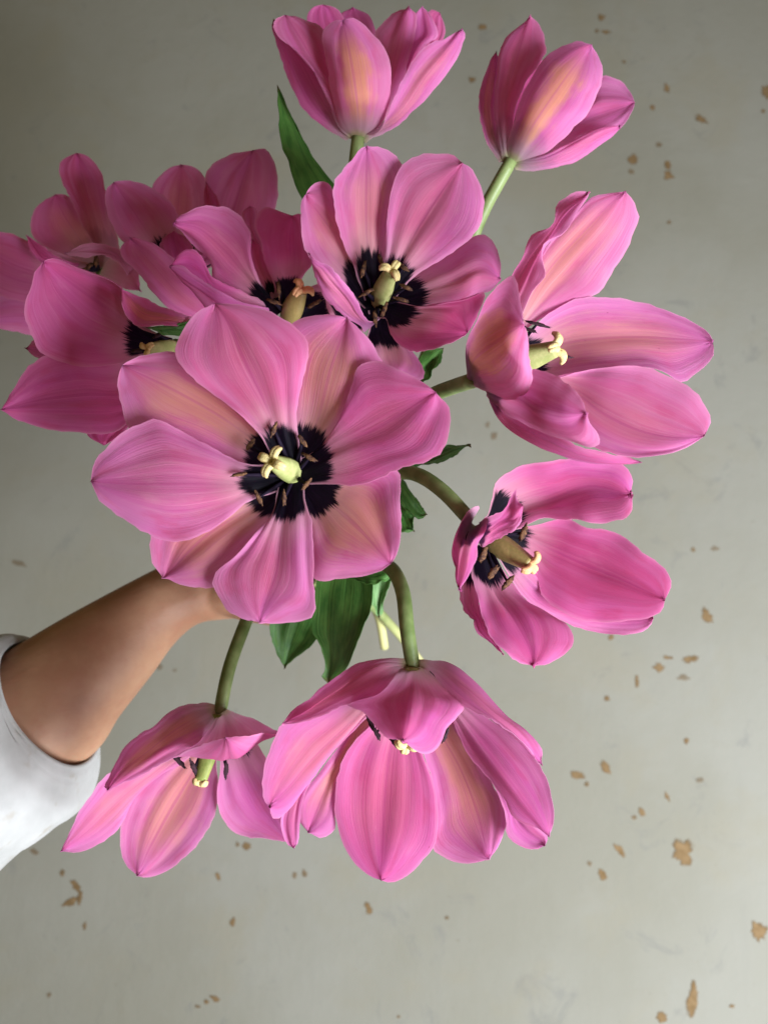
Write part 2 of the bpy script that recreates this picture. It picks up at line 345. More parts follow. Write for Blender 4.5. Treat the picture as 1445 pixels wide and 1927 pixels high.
# ------------------------------------------------------------------ leaf and petal sheets
def sheet(name, rows, mats, parent, origin, thick, basept=None, lref=1.0):
    """rows[i][j]: a grid of points from base to tip, from edge to edge; closed into a thin solid by hand"""
    n, m = len(rows), len(rows[0])
    nor = [[None] * m for _ in range(n)]
    for i in range(n):
        for j in range(m):
            a = rows[min(i+1, n-1)][j] - rows[max(i-1, 0)][j]; b = rows[i][min(j+1, m-1)] - rows[i][max(j-1, 0)]
            q = b.cross(a); nor[i][j] = q.normalized() if q.length > 1e-12 else Vector((0, -1, 0))
    vs = []; uv = []
    for side in (1, -1):
        for i in range(n):
            for j in range(m):
                e = abs(2 * j / (m - 1) - 1); th = thick * (1 - .75 * e ** 6) * (1 - .6 * (i / (n - 1)) ** 10)
                vs.append(rows[i][j] + nor[i][j] * (side * th / 2)); uv.append((j / (m - 1), i / (n - 1)))
    fs = []; mi = []; K = n * m
    for i in range(n - 1):
        for j in range(m - 1):
            a = i*m+j
            fs.append((a, a+1, a+m+1, a+m)); mi.append(0)
            fs.append((K+a, K+a+m, K+a+m+1, K+a+1)); mi.append(1)
    ring = [j for j in range(m)] + [i*m+m-1 for i in range(1, n)] + [(n-1)*m+j for j in range(m-2, -1, -1)] + [i*m for i in range(n-2, 0, -1)]
    q = len(vs); w = len(ring)
    for a in ring: vs.append(vs[a]); uv.append(uv[a])
    for a in ring: vs.append(vs[K+a]); uv.append(uv[a])
    for k in range(w): k2 = (k + 1) % w; fs.append((q+k2, q+k, q+w+k, q+w+k2)); mi.append(0)
    o = obj(name, vs, fs, mats, parent, origin)
    o.data.polygons.foreach_set('material_index', mi)
    l = o.data.uv_layers.new(name='UVMap'); idx = [0] * len(o.data.loops); o.data.loops.foreach_get('vertex_index', idx)
    l.data.foreach_set('uv', [c for k in idx for c in uv[k]])
    if basept is not None:
        at = o.data.attributes.new('base_distance', 'FLOAT', 'POINT')
        at.data.foreach_set('value', [(v - basept).length / lref for v in vs])
    return o

NR, NC = 34, 25
def grid(base, tip, M, L, R, zfun=None, zM=(0, 0), eL=0., eR=0., lay=0., claw=7., nr=NR, nc=NC):
    """columns in photograph pixels with depth in the same unit, lofted edge - middle - edge"""
    b = Vector(base); t = Vector(tip); h = (t - b)
    if M: h = Vector(M[0][:2]) - b
    h.normalize(); lft = Vector((h.y, -h.x))            # left-hand side walking from base to tip (y is down)
    def col(pts, off):
        ex = len(pts) and len(pts[0]) == 3
        if ex: q = [Vector((b.x+off.x, b.y+off.y, zM[0]))] + [Vector(p) for p in pts] + [Vector((t.x, t.y, zM[-1]))]
        else: q = [Vector((b.x+off.x, b.y+off.y, 0))] + [Vector((p[0], p[1], 0)) for p in pts] + [Vector((t.x, t.y, 0))]
        return catmull(q, nr), ex
    cl, xl = col(L, lft * claw); cr, xr = col(R, lft * -claw)
    if M: cm, xm = col(M, lft * 0)
    else: cm, xm = [(a + c) / 2 for a, c in zip(cl, cr)], False
    rows = []
    for i in range(nr):
        s = i / (nr - 1); pf = math.sin(math.pi * min(s * 1.02, 1)) ** .8 if 0 < s < 1 else 0
        A, B, C = cl[i].copy(), cm[i].copy(), cr[i].copy()
        for p, ex, e in ((A, xl, eL), (B, xm, 0), (C, xr, eR)):
            if ex: continue
            p.z = (zfun(p.x, p.y) if zfun else knots(zM, s)) + e * pf + lay * (.25 + .75 * min(s * 3.2, 1))
        row = []
        for j in range(nc):
            x = 2 * j / (nc - 1) - 1
            x = math.copysign(abs(x) ** .93, x)
            row.append(A * (x * (x - 1) / 2) + B * (1 - x * x) + C * (x * (x + 1) / 2))
        rows.append(row)
    return rows
def undulate(rows, seed, crease, ruffle, wave, fold=.0011):
    n, m = len(rows), len(rows[0]); out = []
    for i in range(n):
        r = []
        for j in range(m):
            a = rows[min(i+1, n-1)][j] - rows[max(i-1, 0)][j]; b = rows[i][min(j+1, m-1)] - rows[i][max(j-1, 0)]
            q = b.cross(a); q = q.normalized() if q.length > 1e-12 else Vector((0, 0, 0))
            s = i / (n - 1); x = 2 * j / (m - 1) - 1; g = math.sin(math.pi * min(s, .97))
            crease_ = crease * .6; d = -crease_ * math.exp(-(x / .13) ** 2) * g + crease_ * .5 * math.exp(-((abs(x) - .26) / .12) ** 2) * g
            d += ruffle * abs(x) ** 3 * noise.noise(Vector((s * 7, math.copysign(3, x), seed))) * min(1, s * 2.5)
            d += wave * noise.noise(Vector((x * 1.3, s * 2.6, seed + 9))) * min(1, s * 2)
            d += fold * noise.noise(Vector((x * 4.2, s * .9, seed + 21))) * g
            # margin slightly uneven in its own plane
            e = (b.normalized() if b.length > 1e-9 else Vector((0, 0, 0))) * (abs(x) ** 8 * math.copysign(1, x) * .0007 * noise.noise(Vector((s * 34, x * 2, seed + 4))))
            e += (a.normalized() if a.length > 1e-9 else Vector((0, 0, 0))) * (max(0, s - .8) * 5 * .0007 * noise.noise(Vector((x * 12, 1, seed + 6))))
            r.append(rows[i][j] + q * d + e)
        out.append(r)
    return out

class Tulip:
    def __init__(s, label, base, Y, cat='tulip', lref=330, zfun=None, blotch=1.0, claw=11):
        s.Y = Y; s.claw = claw; s.b = base; s.zf = zfun; s.blotch = blotch
        s.o = P(base[0], base[1], Y); s.lref = lref * Y / FPX; s.n = 0
        s.e = link(bpy.data.objects.new('tulip', None)); s.e.location = s.o; s.e.empty_display_size = .02
        tag(s.e, label, cat, 'tulips in the hand-held bunch')
    def w(s, p):                                  # (px, py, z in px) -> place
        return P(p[0], p[1], s.Y * (1 + p[2] / FPX))
    def petal(s, side, base, tip, M, L, R, zM=(0, 0), eL=0., eR=0., lay=0., peach=.5, deep=0., crease=.0006, ruffle=.0014, wave=.0020, blotch=None, claw=None, pale=1.0, name='petal'):
        rows = grid(base, tip, M, L, R, s.zf if zM == (0, 0) else None, zM, eL, eR, lay, claw or s.claw)
        if side == 'o': rows = [r[::-1] for r in rows]
        rows = [[s.w(p) for p in r] for r in rows]
        s.n += 1; rows = undulate(rows, s.n * 5.3 + s.b[0] * .37, crease, ruffle, wave)
        o = sheet(name, rows, [M_IN, M_OUT], s.e, s.o, .00055, s.o, s.lref)
        o.color = (peach, deep, s.blotch if blotch is None else blotch, pale); return o
    def leaf(s, base, tip, L, R, Y, zM=(0, 0), eL=-12., eR=-12., pale=False, M=None):
        rows = grid(base, tip, M, L, R, None, zM, eL, eR, 0, 10, 30, 15)
        rows = [[P(p[0], p[1], Y * (1 + p[2] / FPX)) for p in r] for r in rows]
        s.n += 1; rows = undulate(rows, s.n * 7.7 + base[0], .0006, .002, .002)
        return sheet('leaf', rows, [M_LEAF_P if pale else M_LEAF] * 2, s.e, s.o, .0008)
    def stem(s, pts, idx):
        q = [P(*p) for p in pts]
        a = idx * 2.399; r = .0031 * math.sqrt(idx + .3)
        off = Vector((math.cos(a) * r, 0, math.sin(a) * r))
        q.append(P(560, 1070, .50) + off)
        q.append(P(600, 1100, .53) + off)
        for p in TAIL.get(idx, [(640 + 6 * math.cos(a * 1.7), 1118 + 8 * math.sin(a), .56 + .012 * math.sin(a * 3))]): q.append(P(*p) + off)
        R = .0034
        vs, fs = tube(q, [R * .95, R, R * 1.05, R * 1.08, R * 1.0, R * .95], 14, 70)
        o = obj('stem', vs, fs, M_STEM, s.e, s.o)
        at = o.data.attributes.new('pale', 'FLOAT', 'POINT')
        at.data.foreach_set('value', [min(max((i // 14 - 52) / 14, 0), 1) for i in range(len(vs))])
    def pistil(s, base, tip, rad=17, mats=None, spread=1.0, lobes=3, rot=0.3):
        mo, ms = mats or (M_OVARY, M_STIG)
        a, b = s.w(base), s.w(tip); u = rad * s.Y / FPX; ax = (b - a).normalized()
        vs, fs = tube([a, a.lerp(b, .3), a.lerp(b, .6), a.lerp(b, .85), b], [u * .75, u * 1.02, u * 1.0, u * .82, u * .62], 14, 22)
        # three-sided ovary
        n = 22; c = [sum((vs[i*14+k] for k in range(14)), Vector()) / 14 for i in range(n)]
        for i in range(n):
            for k in range(14):
                vs[i*14+k] = c[i] + (vs[i*14+k] - c[i]) * (1 + .09 * math.cos(3 * 2 * math.pi * k / 14))
        p = obj('pistil', vs, fs, mo, s.e, s.o)
        e1 = ax.orthogonal().normalized(); e2 = ax.cross(e1); V = []; F = []
        for k in range(lobes):
            w = rot + 2 * math.pi * k / lobes; d = e1 * math.cos(w) + e2 * math.sin(w)
            pts = [b - ax * u * .25 + d * u * .1, b + d * u * .55 * spread + ax * u * .28, b + d * u * .95 * spread + ax * u * .22, b + d * u * 1.2 * spread - ax * u * .1]
            for sgn in (-1, 1):                       # each lobe is a folded double ridge
                sd = ax.cross(d) * (u * .13 * sgn)
                v, f = tube([q + sd for q in pts], [u * .24, u * .27, u * .27, u * .14], 10, 12)
                o = len(V); V += v; F += [tuple(i + o for i in g) for g in f]
        st = obj('stigma', V, F, ms, p, s.o)
    def stamens(s, root, lst, dark=False, L=14, r=4.6):
        for k, (x, y, z, ang) in enumerate(lst):
            c = s.w((x, y, z)); u = s.Y / FPX
            a = s.w((root[0] + (x - root[0]) * .12, root[1] + (y - root[1]) * .12, root[2]))
            mid = a.lerp(c, .5) + Vector((0, -2.5 * u, 0))
            vs, fs = tube([a, mid, c], [u * 4, u * 4.5, u * 2], 8, 12)
            f = obj('stamen', vs, fs, M_FIL, s.e, s.o)
            d = Vector((math.cos(ang), -.25 * random.random(), -math.sin(ang)))
            vs, fs = blob(c + Vector((0, -3 * u, 0)), d, r * u, r * u * .7, L * u * random.uniform(.85, 1.15), k * 3.1 + x, .55, 10, 12)
            obj('anther', vs, fs, M_ANTH_D if dark else M_ANTH, f, s.o)
TAIL = {4: [(700, 1128, .55), (755, 1178, .58), (806, 1243, .61)], 8: [(668, 1130, .56), (692, 1170, .58), (703, 1226, .595)]}
I, O = 'i', 'o'

# ================= F : the big open tulip facing the camera
def zF(x, y):
    dx, dy = x - 550, y - 895; rn = math.hypot(dx, dy) / 330
    return -82 * (1 - math.exp(-2.4 * rn)) + 10 * rn ** 3 - .10 * dx - .10 * dy
f = Tulip('largest tulip, wide open face-on, eight pink petals round a black star', (552, 895), .300, zfun=zF, claw=24)
f.petal(I, (546,889), (230,687), [(440,800),(330,735)], [(460,880),(350,835),(250,815),(230,765),(222,720)], [(505,800),(455,745),(390,705),(345,680),(332,662),(290,665),(255,673)], lay=14, eL=8, eR=8, peach=1.0)
f.petal(I, (556,888), (653,597), [(598,789),(625,690)], [(535,790),(528,690),(548,610),(600,594)], [(650,810),(705,735),(722,690),(703,650),(678,620)], lay=14, eL=8, eR=8, peach=.95)
f.petal(I, (560,897), (735,1061), [(620,945),(680,1000)], [(640,890),(700,880),(747,885),(753,950),(755,1008),(748,1040)], [(570,960),(578,1020),(592,1090),(650,1088),(708,1078)], lay=14, eL=-10, eR=10, peach=1.0, deep=.1)
f.petal(I, (545,900), (307,1088), [(470,955),(380,1015)], [(540,965),(470,1045),(425,1092),(401,1106),(374,1107),(334,1100)], [(465,885),(395,945),(290,995),(287,1050),(294,1073)], lay=14, eL=6, eR=6, peach=1.0)
f.petal(I, (548,890), (404,570), [(499,759),(459,675),(429,605)], [(489,819),(430,765),(349,699),(329,665),(339,625),(369,590)], [(558,784),(568,714),(580,665),(573,630),(544,605),(499,580),(449,570)], lay=-14, eL=-8, eR=4, peach=.25, deep=.12, crease=.0016)
f.petal(I, (560,892), (820,739), [(628,844),(718,799),(775,765)], [(613,834),(648,764),(678,684),(713,678),(748,695),(793,717)], [(628,911),(663,914),(698,906),(748,885),(798,871),(833,849),(845,809),(845,764)], lay=-14, eL=8, eR=-6, peach=.15, deep=.35, crease=.0014)
f.petal(I, (550,900), (489,1172), [(529,998),(519,1078),(497,1140)], [(574,940),(587,983),(590,1093),(589,1160),(553,1171),(519,1175)], [(509,973),(449,1043),(409,1073),(399,1093),(406,1118),(429,1148),(459,1165)], lay=-14, eL=8, eR=4, peach=.2, crease=.0015)
f.petal(I, (545,895), (171,906), [(469,909),(349,911),(250,911)], [(469,943),(419,983),(374,1008),(339,1018),(309,1017),(285,1008),(215,964),(185,934)], [(469,874),(389,836),(339,809),(295,788),(275,792),(240,809),(200,844),(175,874)], lay=-14, eL=4, eR=4, peach=.25)
f.pistil((556,893,-2), (512,869,-84), 21, lobes=4, rot=.35, spread=1.15)
f.stamens((553,894,-6), [(516,808,-52,1.9),(472,837,-50,2.2),(450,893,-56,2.95),(487,936,-50,-2.0),(535,938,-50,-1.6),(577,912,-48,-.9),(583,861,-48,.5),(569,829,-44,1.0)])
f.stem([(552,897,.300),(554,902,.325),(560,950,.38),(562,1020,.45)], 0)

# ================= C : open tulip above it
def zC(x, y):
    dx, dy = x - 712, y - 573; rn = math.hypot(dx, dy) / 300
    return -105 * (1 - math.exp(-1.7 * rn)) + .10 * dx * .6 - .12 * dy
c = Tulip('open tulip above the largest bloom, yellow pistil in a dark throat, one petal bent over', (712, 573), .335, lref=310, zfun=zC, claw=20)
c.petal(I, (712,580), (745,708), [(720,620),(735,660)], [(735,630),(775,660),(795,690),(797,712)], [(697,610),(690,640),(700,690)], lay=20, peach=.6)
c.petal(I, (703,570), (575,366), [(650,480),(615,420)], [(640,540),(592,500),(572,450),(565,410),(566,380)], [(665,500),(641,440),(628,390),(624,352),(610,340),(592,345),(580,356)], lay=16, eL=-40, eR=10, peach=.7)
c.petal(I, (706,562), (691,274), [(693,480),(690,400),(690,330)], [(665,500),(640,440),(629,385),(626,350),(636,330),(660,300),(680,279)], [(728,480),(745,410),(760,340),(755,310),(738,288),(714,275)], lay=0, eL=-12, eR=12, peach=.7)
c.petal(I, (718,565), (870,307), [(767,462),(802,401),(842,343)], [(725,480),(730,400),(742,340),(757,309),(778,293),(802,286),(831,285),(854,289)], [(773,526),(793,511),(825,491),(860,468),(889,445),(903,424),(911,395),(911,363),(900,334),(886,314)], lay=-16, eL=6, eR=6, peach=.2, crease=.0018)
c.petal(I, (725,572), (941,527), [(800,545),(860,522),(905,505)], [(790,515),(830,490),(860,468),(892,440),(905,437),(921,445),(935,465),(942,497)], [(793,580),(830,576),(874,567),(912,552),(925,546)], lay=6, eL=40, eR=30, peach=.3)
c.petal(I, (718,580), (880,625), [(770,595),(830,605)], [(793,576),(830,571),(875,561),(911,549),(908,570),(895,600)], [(726,600),(735,630),(760,660),(785,667),(825,657),(860,640)], lay=-25, eL=0, eR=-20, peach=.2, deep=.9)  # petal turned from the lamp, its shade painted in with deep
c.petal(O, (700,612), (582,476), None, [(680,614),(642,587),(618,564),(601,541),(589,512)], [(696,604),(680,585),(675,570),(665,552),(650,532),(630,509),(616,497),(600,492)], zM=(-40,-120,-165,-180), eL=20, eR=-10, peach=.35)
c.petal(I, (706,578), (612,560), [(670,590),(640,580)], [(690,622),(655,618),(625,598)], [(672,560),(640,545),(618,545)], lay=18, peach=.1, deep=.4)
c.pistil((712,572,-4), (737,508,-92), 18, lobes=3, rot=1.2)
c.stamens((712,572,-8), [(684,506,-62,1.8),(717,491,-66,1.2),(759,503,-62,.7),(764,541,-62,.5),(755,564,-56,.3),(723,583,-50,-1.2),(690,551,-56,2.6),(706,600,-56,-1.7)])
c.stem([(712,575,.335),(715,620,.362),(690,760,.40),(620,950,.46)], 1)
c.leaf((770,730), (834,655), [(782,690),(800,668),(822,655)], [(792,722),(812,705),(828,675)], .37, (0,0,20))

# ================= D : right, side view, facing right
d = Tulip('pale, brightly lit tulip with long petals seen side-on and a thick cream stigma', (930, 692), .315, lref=360)
d.petal(I, (945,690), (1341,641), [(1068,645),(1137,636),(1206,634),(1275,638)], [(1000,620),(1033,589),(1068,568),(1102,559),(1130,557),(1171,561),(1206,567),(1258,582),(1296,600),(1327,620)], [(1010,715),(1064,712),(1150,702),(1227,697),(1258,707),(1286,718),(1310,703),(1334,683),(1343,662)], zM=(0,45,45,25,0), eL=-25, eR=-20, peach=.75)
d.petal(I, (938,682), (1177,360), [(985,590),(1030,513),(1102,430),(1150,380)], [(965,600),(977,548),(1026,478),(1054,437),(1085,399),(1109,373),(1137,364)], [(990,620),(1033,591),(1085,567),(1126,551),(1154,513),(1178,475),(1196,437),(1203,406),(1192,378)], zM=(0,25,0,-40,-70), eL=-15, eR=20, peach=.85)
d.petal(I, (945,695), (1325,821), [(1068,731),(1137,779),(1206,811),(1275,824)], [(1030,720),(1061,710),(1102,700),(1154,689),(1192,688),(1227,693),(1258,707),(1286,721),(1310,738),(1327,762),(1339,790)], [(1000,760),(1060,800),(1120,842),(1161,855),(1199,861),(1241,857),(1275,849),(1306,835)], zM=(0,15,-10,-35,-55), eL=-22, eR=0, peach=.3, crease=.0014)
d.petal(I, (935,680), (1109,361), [(957,590),(1000,500),(1035,445),(1062,402)], [(940,600),(965,513),(988,478),(1012,444),(1043,413),(1047,399),(1057,382),(1081,366)], [(975,610),(1012,506),(1030,471),(1061,440),(1081,409),(1092,385)], zM=(0,-40,-90,-120,-130), eL=30, eR=-30, peach=.1, ruffle=.005)
d.petal(O, (920,725), (1206,870), [(940,778),(985,815),(1060,850),(1130,868)], [(950,755),(990,778),(1040,808),(1090,838),(1150,855),(1195,865)], [(918,745),(926,765),(950,793),(991,824),(1040,849),(1085,862),(1130,872),(1171,877)], zM=(0,-90,-140,-160,-165), eL=-20, eR=25, peach=.1, deep=.2)
d.petal(O, (918,735), (1104,778), [(974,748),(1016,772),(1061,784)], [(940,715),(998,695),(1026,697),(1054,710),(1081,731),(1097,755)], [(930,760),(946,772),(953,781),(981,795),(1033,821),(1085,838),(1116,842),(1128,835),(1126,817),(1109,795)], zM=(-10,-130,-190,-220,-235), eL=15, eR=10, peach=.05, crease=.0018)
d.petal(O, (889,715), (985,612), [(890,682),(910,660),(946,634)], [(877,672),(881,641),(898,589),(922,548),(946,523),(964,513),(974,537),(979,565),(984,596)], [(891,724),(922,741),(950,752),(978,750),(997,728),(1002,703),(998,683),(997,651),(990,620)], zM=(0,-110,-190,-235,-250), eL=30, eR=20, peach=.95)
d.pistil((945,688,0), (1045,655,-60), 24, spread=1.1, rot=.5)
d.stamens((945,686,0), [(1010,610,-45,.3),(1050,668,-25,.2),(985,617,-40,.4)], dark=True, L=26)
d.stem([(889,716,.315),(852,728,.332),(812,744,.347),(750,790,.38),(650,950,.45)], 2)

# ================= E : right, lower
e = Tulip('deep magenta tulip with curled torn petals, olive pistil and brown stamens', (902, 1006), .330, lref=330)
e.petal(I, (930,1020), (1229,1163), None, [(1000,1070),(1080,1130),(1180,1140),(1222,1148)], [(1000,1140),(1070,1174),(1105,1187),(1145,1193),(1179,1194),(1211,1188),(1226,1174)], zM=(0,30,45,25), peach=.0)
e.petal(I, (905,992), (1187,930), [(985,955),(1040,940),(1110,915)], [(915,975),(928,935),(937,909),(965,884),(1002,870),(1058,866),(1086,863),(1136,875),(1176,881),(1190,900)], [(950,1000),(990,985),(1015,977),(1042,975),(1077,976),(1098,987),(1139,985),(1176,978),(1189,962)], zM=(0,30,10,-20), eL=-40, eR=-30, peach=.1, deep=.55, ruffle=.003, wave=.004)
e.petal(I, (895,1040), (947,1232), None, [(900,1110),(905,1150),(930,1200)], [(866,1108),(874,1150),(890,1168),(896,1188),(922,1210)], zM=(0,-40,-70,-80), peach=0, deep=.5)
e.petal(I, (915,1005), (1251,1129), [(985,1010),(1042,1037),(1105,1065),(1167,1090)], [(960,998),(1000,988),(1027,981),(1058,976),(1080,980),(1097,992),(1136,998),(1167,1006),(1192,1024),(1214,1043),(1239,1059),(1254,1074),(1264,1099),(1257,1118)], [(960,1050),(1009,1085),(1018,1118),(1039,1140),(1070,1158),(1098,1169),(1136,1171),(1183,1169),(1226,1161),(1245,1149)], zM=(0,30,10,-15,-40), eL=-30, eR=-5, peach=.05, deep=.7, crease=.0022)
e.petal(I, (905,1025), (1003,1254), [(935,1115),(968,1165),(993,1215)], [(955,1085),(990,1125),(1030,1150),(1072,1177),(1080,1208),(1064,1230),(1033,1249)], [(887,1072),(902,1130),(912,1165),(921,1196),(946,1228),(965,1242),(988,1250)], zM=(0,-20,-80,-120), eL=10, eR=-50, peach=.1, deep=.55, crease=.0022)
e.petal(O, (893,990), (866,1112), [(880,1005),(872,1040),(866,1080)], [(916,971),(917,990),(908,1017),(898,1040),(886,1068),(875,1095)], [(904,951),(884,959),(868,981),(856,1018),(852,1045),(857,1070)], zM=(0,-80,-170,-200), eL=-40, eR=30, peach=.4, deep=.35)
e.petal(O, (895,1000), (984,951), [(918,998),(945,982),(968,970)], [(905,985),(920,972),(955,958),(968,918),(973,940)], [(908,1030),(935,1015),(965,996),(980,980),(986,960)], zM=(-10,-130,-200,-210), eL=20, eR=0, peach=.05, deep=.1)
e.pistil((905,1005,-10), (998,1062,-70), 21, (M_OVARY_B, M_STIG_P), rot=.9)
e.stamens((905,1008,-10), [(909,1043,-70,-1.2),(928,1076,-75,-.9),(955,1096,-75,-.9),(984,1003,-20,-1.2)], L=15, r=7)
e.stem([(884,978,.328),(835,926,.335),(792,896,.345),(752,890,.362),(710,930,.40),(630,1020,.46)], 3)
e.leaf((745,885), (885,836), [(775,872),(805,853),(845,838)], [(790,876),(830,872),(868,852)], .365, (0,0,-10), eL=-20, eR=16)
e.leaf((735,885), (803,968), [(765,912),(785,945)], [(748,940),(762,960),(778,972),(792,976)], .375, (0,0,10), eL=14, eR=-16)
e.leaf((738,930), (780,1000), [(762,955),(778,975)], [(745,975),(757,1002),(770,1000)], .385)

# ================= G : bottom centre, nodding
g = Tulip('nodding tulip with petals spread like a wide skirt on a hooked stem', (777, 1254), .335, lref=370)
g.petal(I, (795,1270), (1025,1592), None, [(900,1390),(960,1480),(1005,1540),(1032,1575)], [(880,1400),(930,1480),(952,1540),(953,1570),(972,1590),(993,1598),(1015,1597)], zM=(0,20,5,-10), peach=0)
g.petal(I, (765,1268), (553,1597), None, [(670,1370),(600,1450),(572,1500),(565,1550),(561,1586)], [(640,1380),(560,1480),(530,1540),(533,1570),(546,1594)], zM=(0,20,10,0), peach=.5)
g.petal(I, (768,1268), (580,1567), [(680,1370),(620,1470)], [(715,1360),(660,1420),(640,1470),(631,1530),(630,1562),(611,1576),(594,1575)], [(670,1350),(615,1440),(580,1480),(561,1510),(561,1540),(570,1558)], zM=(0,55,45,20), eL=-10, eR=-10, peach=1.0)
g.petal(I, (783,1265), (920,1617), [(831,1382),(865,1445),(898,1528)], [(875,1365),(895,1402),(915,1445),(935,1486),(955,1519),(954,1548),(948,1573),(931,1606)], [(798,1420),(811,1465),(819,1548),(815,1598),(844,1619),(877,1626),(906,1623)], zM=(0,60,50,15), eL=-25, eR=-5, peach=1.0, deep=.2)
g.petal(I, (776,1268), (717,1657), [(740,1382),(727,1465),(721,1569)], [(794,1415),(810,1457),(821,1499),(824,1548),(817,1594),(798,1619),(769,1648),(736,1663)], [(703,1357),(669,1391),(644,1432),(632,1482),(630,1528),(640,1573),(657,1611),(682,1640),(707,1655)], zM=(0,40,30,-5), eL=-8, eR=-8, peach=.35, deep=.6)
g.petal(I, (752,1262), (507,1520), [(649,1370),(595,1424),(545,1482)], [(690,1335),(636,1395),(607,1436),(578,1482),(549,1519),(524,1542),(512,1540)], [(650,1305),(560,1345),(532,1362),(507,1411),(495,1457),(494,1490),(499,1511)], zM=(0,10,-40,-80), eL=10, eR=-15, peach=.6, deep=.2)
g.petal(I, (800,1262), (1033,1575), [(900,1390),(960,1470),(1010,1540)], [(877,1325),(906,1345),(948,1370),(989,1407),(1018,1445),(1031,1474),(1041,1519),(1042,1548)], [(850,1355),(872,1410),(908,1458),(946,1505),(970,1542),(1006,1557)], zM=(0,0,-45,-70), eL=-15, eR=10, peach=.1, deep=.25)
g.petal(O, (768,1251), (532,1362), [(725,1252),(683,1275),(640,1303),(580,1340)], [(756,1257),(736,1282),(711,1309),(678,1320),(649,1330),(607,1348),(565,1357)], [(740,1238),(703,1240),(665,1253),(628,1278),(586,1312),(549,1341)], zM=(0,-70,-105,-110,-105), eL=-25, eR=40, peach=.3, deep=.15, blotch=.2)
g.petal(O, (786,1252), (1020,1440), [(825,1258),(870,1292),(925,1335),(985,1388)], [(815,1243),(844,1247),(877,1270),(910,1299),(943,1341),(977,1366),(1006,1386),(1022,1411)], [(806,1260),(823,1280),(844,1305),(873,1330),(906,1345),(935,1359),(968,1384),(993,1409),(1010,1434)], zM=(0,-70,-110,-120,-115), eL=40, eR=-20, peach=.25, blotch=.2)
g.petal(O, (776,1254), (757,1395), [(774,1299),(767,1349)], [(802,1258),(819,1278),(844,1305),(875,1328),(869,1341),(844,1370),(827,1403),(806,1417),(777,1411)], [(757,1254),(736,1282),(702,1307),(653,1324),(678,1337),(702,1361),(727,1386)], zM=(0,-120,-200,-240), eL=30, eR=30, peach=0, deep=.25, crease=.0014, blotch=.2)
g.pistil((776,1262,-10), (765,1403,-95), 20, rot=.2)
g.stamens((776,1262,-5), [(698,1361,-40,-2.0),(709,1380,-55,-2.0),(742,1397,-60,-2.2),(838,1383,-40,-1.2),(800,1390,-50,-1.3)], dark=True, L=14)
g.stem([(778,1262,.335),(766,1185,.337),(758,1115,.345),(738,1072,.36),(700,1060,.39),(630,1065,.46)], 5)
g.leaf((655,1040), (619,1286), [(702,1095),(699,1130),(692,1160),(680,1192),(665,1228),(650,1258)], [(600,1085),(590,1150),(588,1190),(605,1216),(612,1258),(606,1274)], .405, (0,-10,0,20), eL=-38, eR=22, M=[(650,1110),(642,1190),(632,1250)])
g.leaf((680,1075), (714,1163), [(735,1066),(736,1095),(726,1130)], [(682,1090),(692,1115),(700,1140)], .43, pale=True)
g.leaf((655,1075), (744,1072), [(680,1060),(715,1056)], [(690,1098),(725,1094)], .385, (0,-20,-10))

# ================= H : bottom left, nodding
h = Tulip('smaller mauve nodding tulip hanging below the wrist, with a drooping green pistil', (414, 1340), .370, lref=330)
h.petal(I, (418,1346), (543,1585), [(450,1430),(490,1510)], [(485,1400),(508,1440),(530,1500),(548,1560)], [(413,1432),(411,1474),(409,1515),(422,1546),(449,1572),(488,1578),(515,1582)], zM=(0,35,30,10), eL=-20, eR=-15, peach=.0, deep=.05)
h.petal(I, (404,1352), (115,1602), [(330,1425),(240,1495),(160,1568)], [(345,1435),(290,1465),(256,1500),(228,1553),(204,1578),(176,1595),(142,1605)], [(290,1415),(200,1463),(169,1501),(148,1529),(129,1574)], zM=(0,0,-40,-60), eL=15, eR=-25, peach=.55)
h.petal(I, (412,1348), (259,1649), [(370,1440),(320,1525),(280,1600)], [(408,1432),(409,1474),(406,1522),(394,1557),(370,1591),(342,1619),(308,1643),(273,1652)], [(330,1425),(266,1474),(245,1508),(230,1546),(226,1574),(228,1602),(237,1629)], zM=(0,40,30,0), eL=-12, eR=-12, peach=.9)
h.petal(O, (411,1337), (204,1487), [(370,1352),(300,1397),(245,1443)], [(422,1387),(394,1398),(363,1411),(342,1422),(315,1432),(280,1453),(245,1469),(218,1480)], [(387,1323),(349,1327),(321,1339),(294,1363),(256,1391),(225,1429),(204,1463),(195,1481)], zM=(0,-90,-125,-130), eL=-15, eR=35, peach=.8, deep=.1, blotch=.2)
h.petal(O, (418,1338), (425,1388), [(425,1366,-60),(431,1402,-125),(433,1428,-175),(430,1410,-205)], [(440,1341,-20),(480,1354,-70),(527,1379,-130),(475,1383,-190)], [(397,1368,-60),(362,1400,-110),(328,1423,-150),(365,1410,-185),(400,1396,-200)], zM=(0,-208), peach=.1, blotch=.2)
h.pistil((412,1348,-10), (378,1470,-60), 18, (M_OVARY_G, M_STIG), spread=.6)
h.stamens((412,1348,-5), [(335,1429,-40,-2.3),(366,1446,-60,-1.9),(426,1450,-45,-1.5)], dark=True, L=18)
h.stem([(413,1344,.370),(430,1262,.377),(455,1190,.39),(478,1140,.42),(520,1095,.47)], 4)
h.leaf((590,1110), (536,1258), [(612,1165),(600,1200),(580,1222),(553,1242)], [(515,1140),(506,1180),(515,1215),(527,1241)], .43, (0,-10,5))

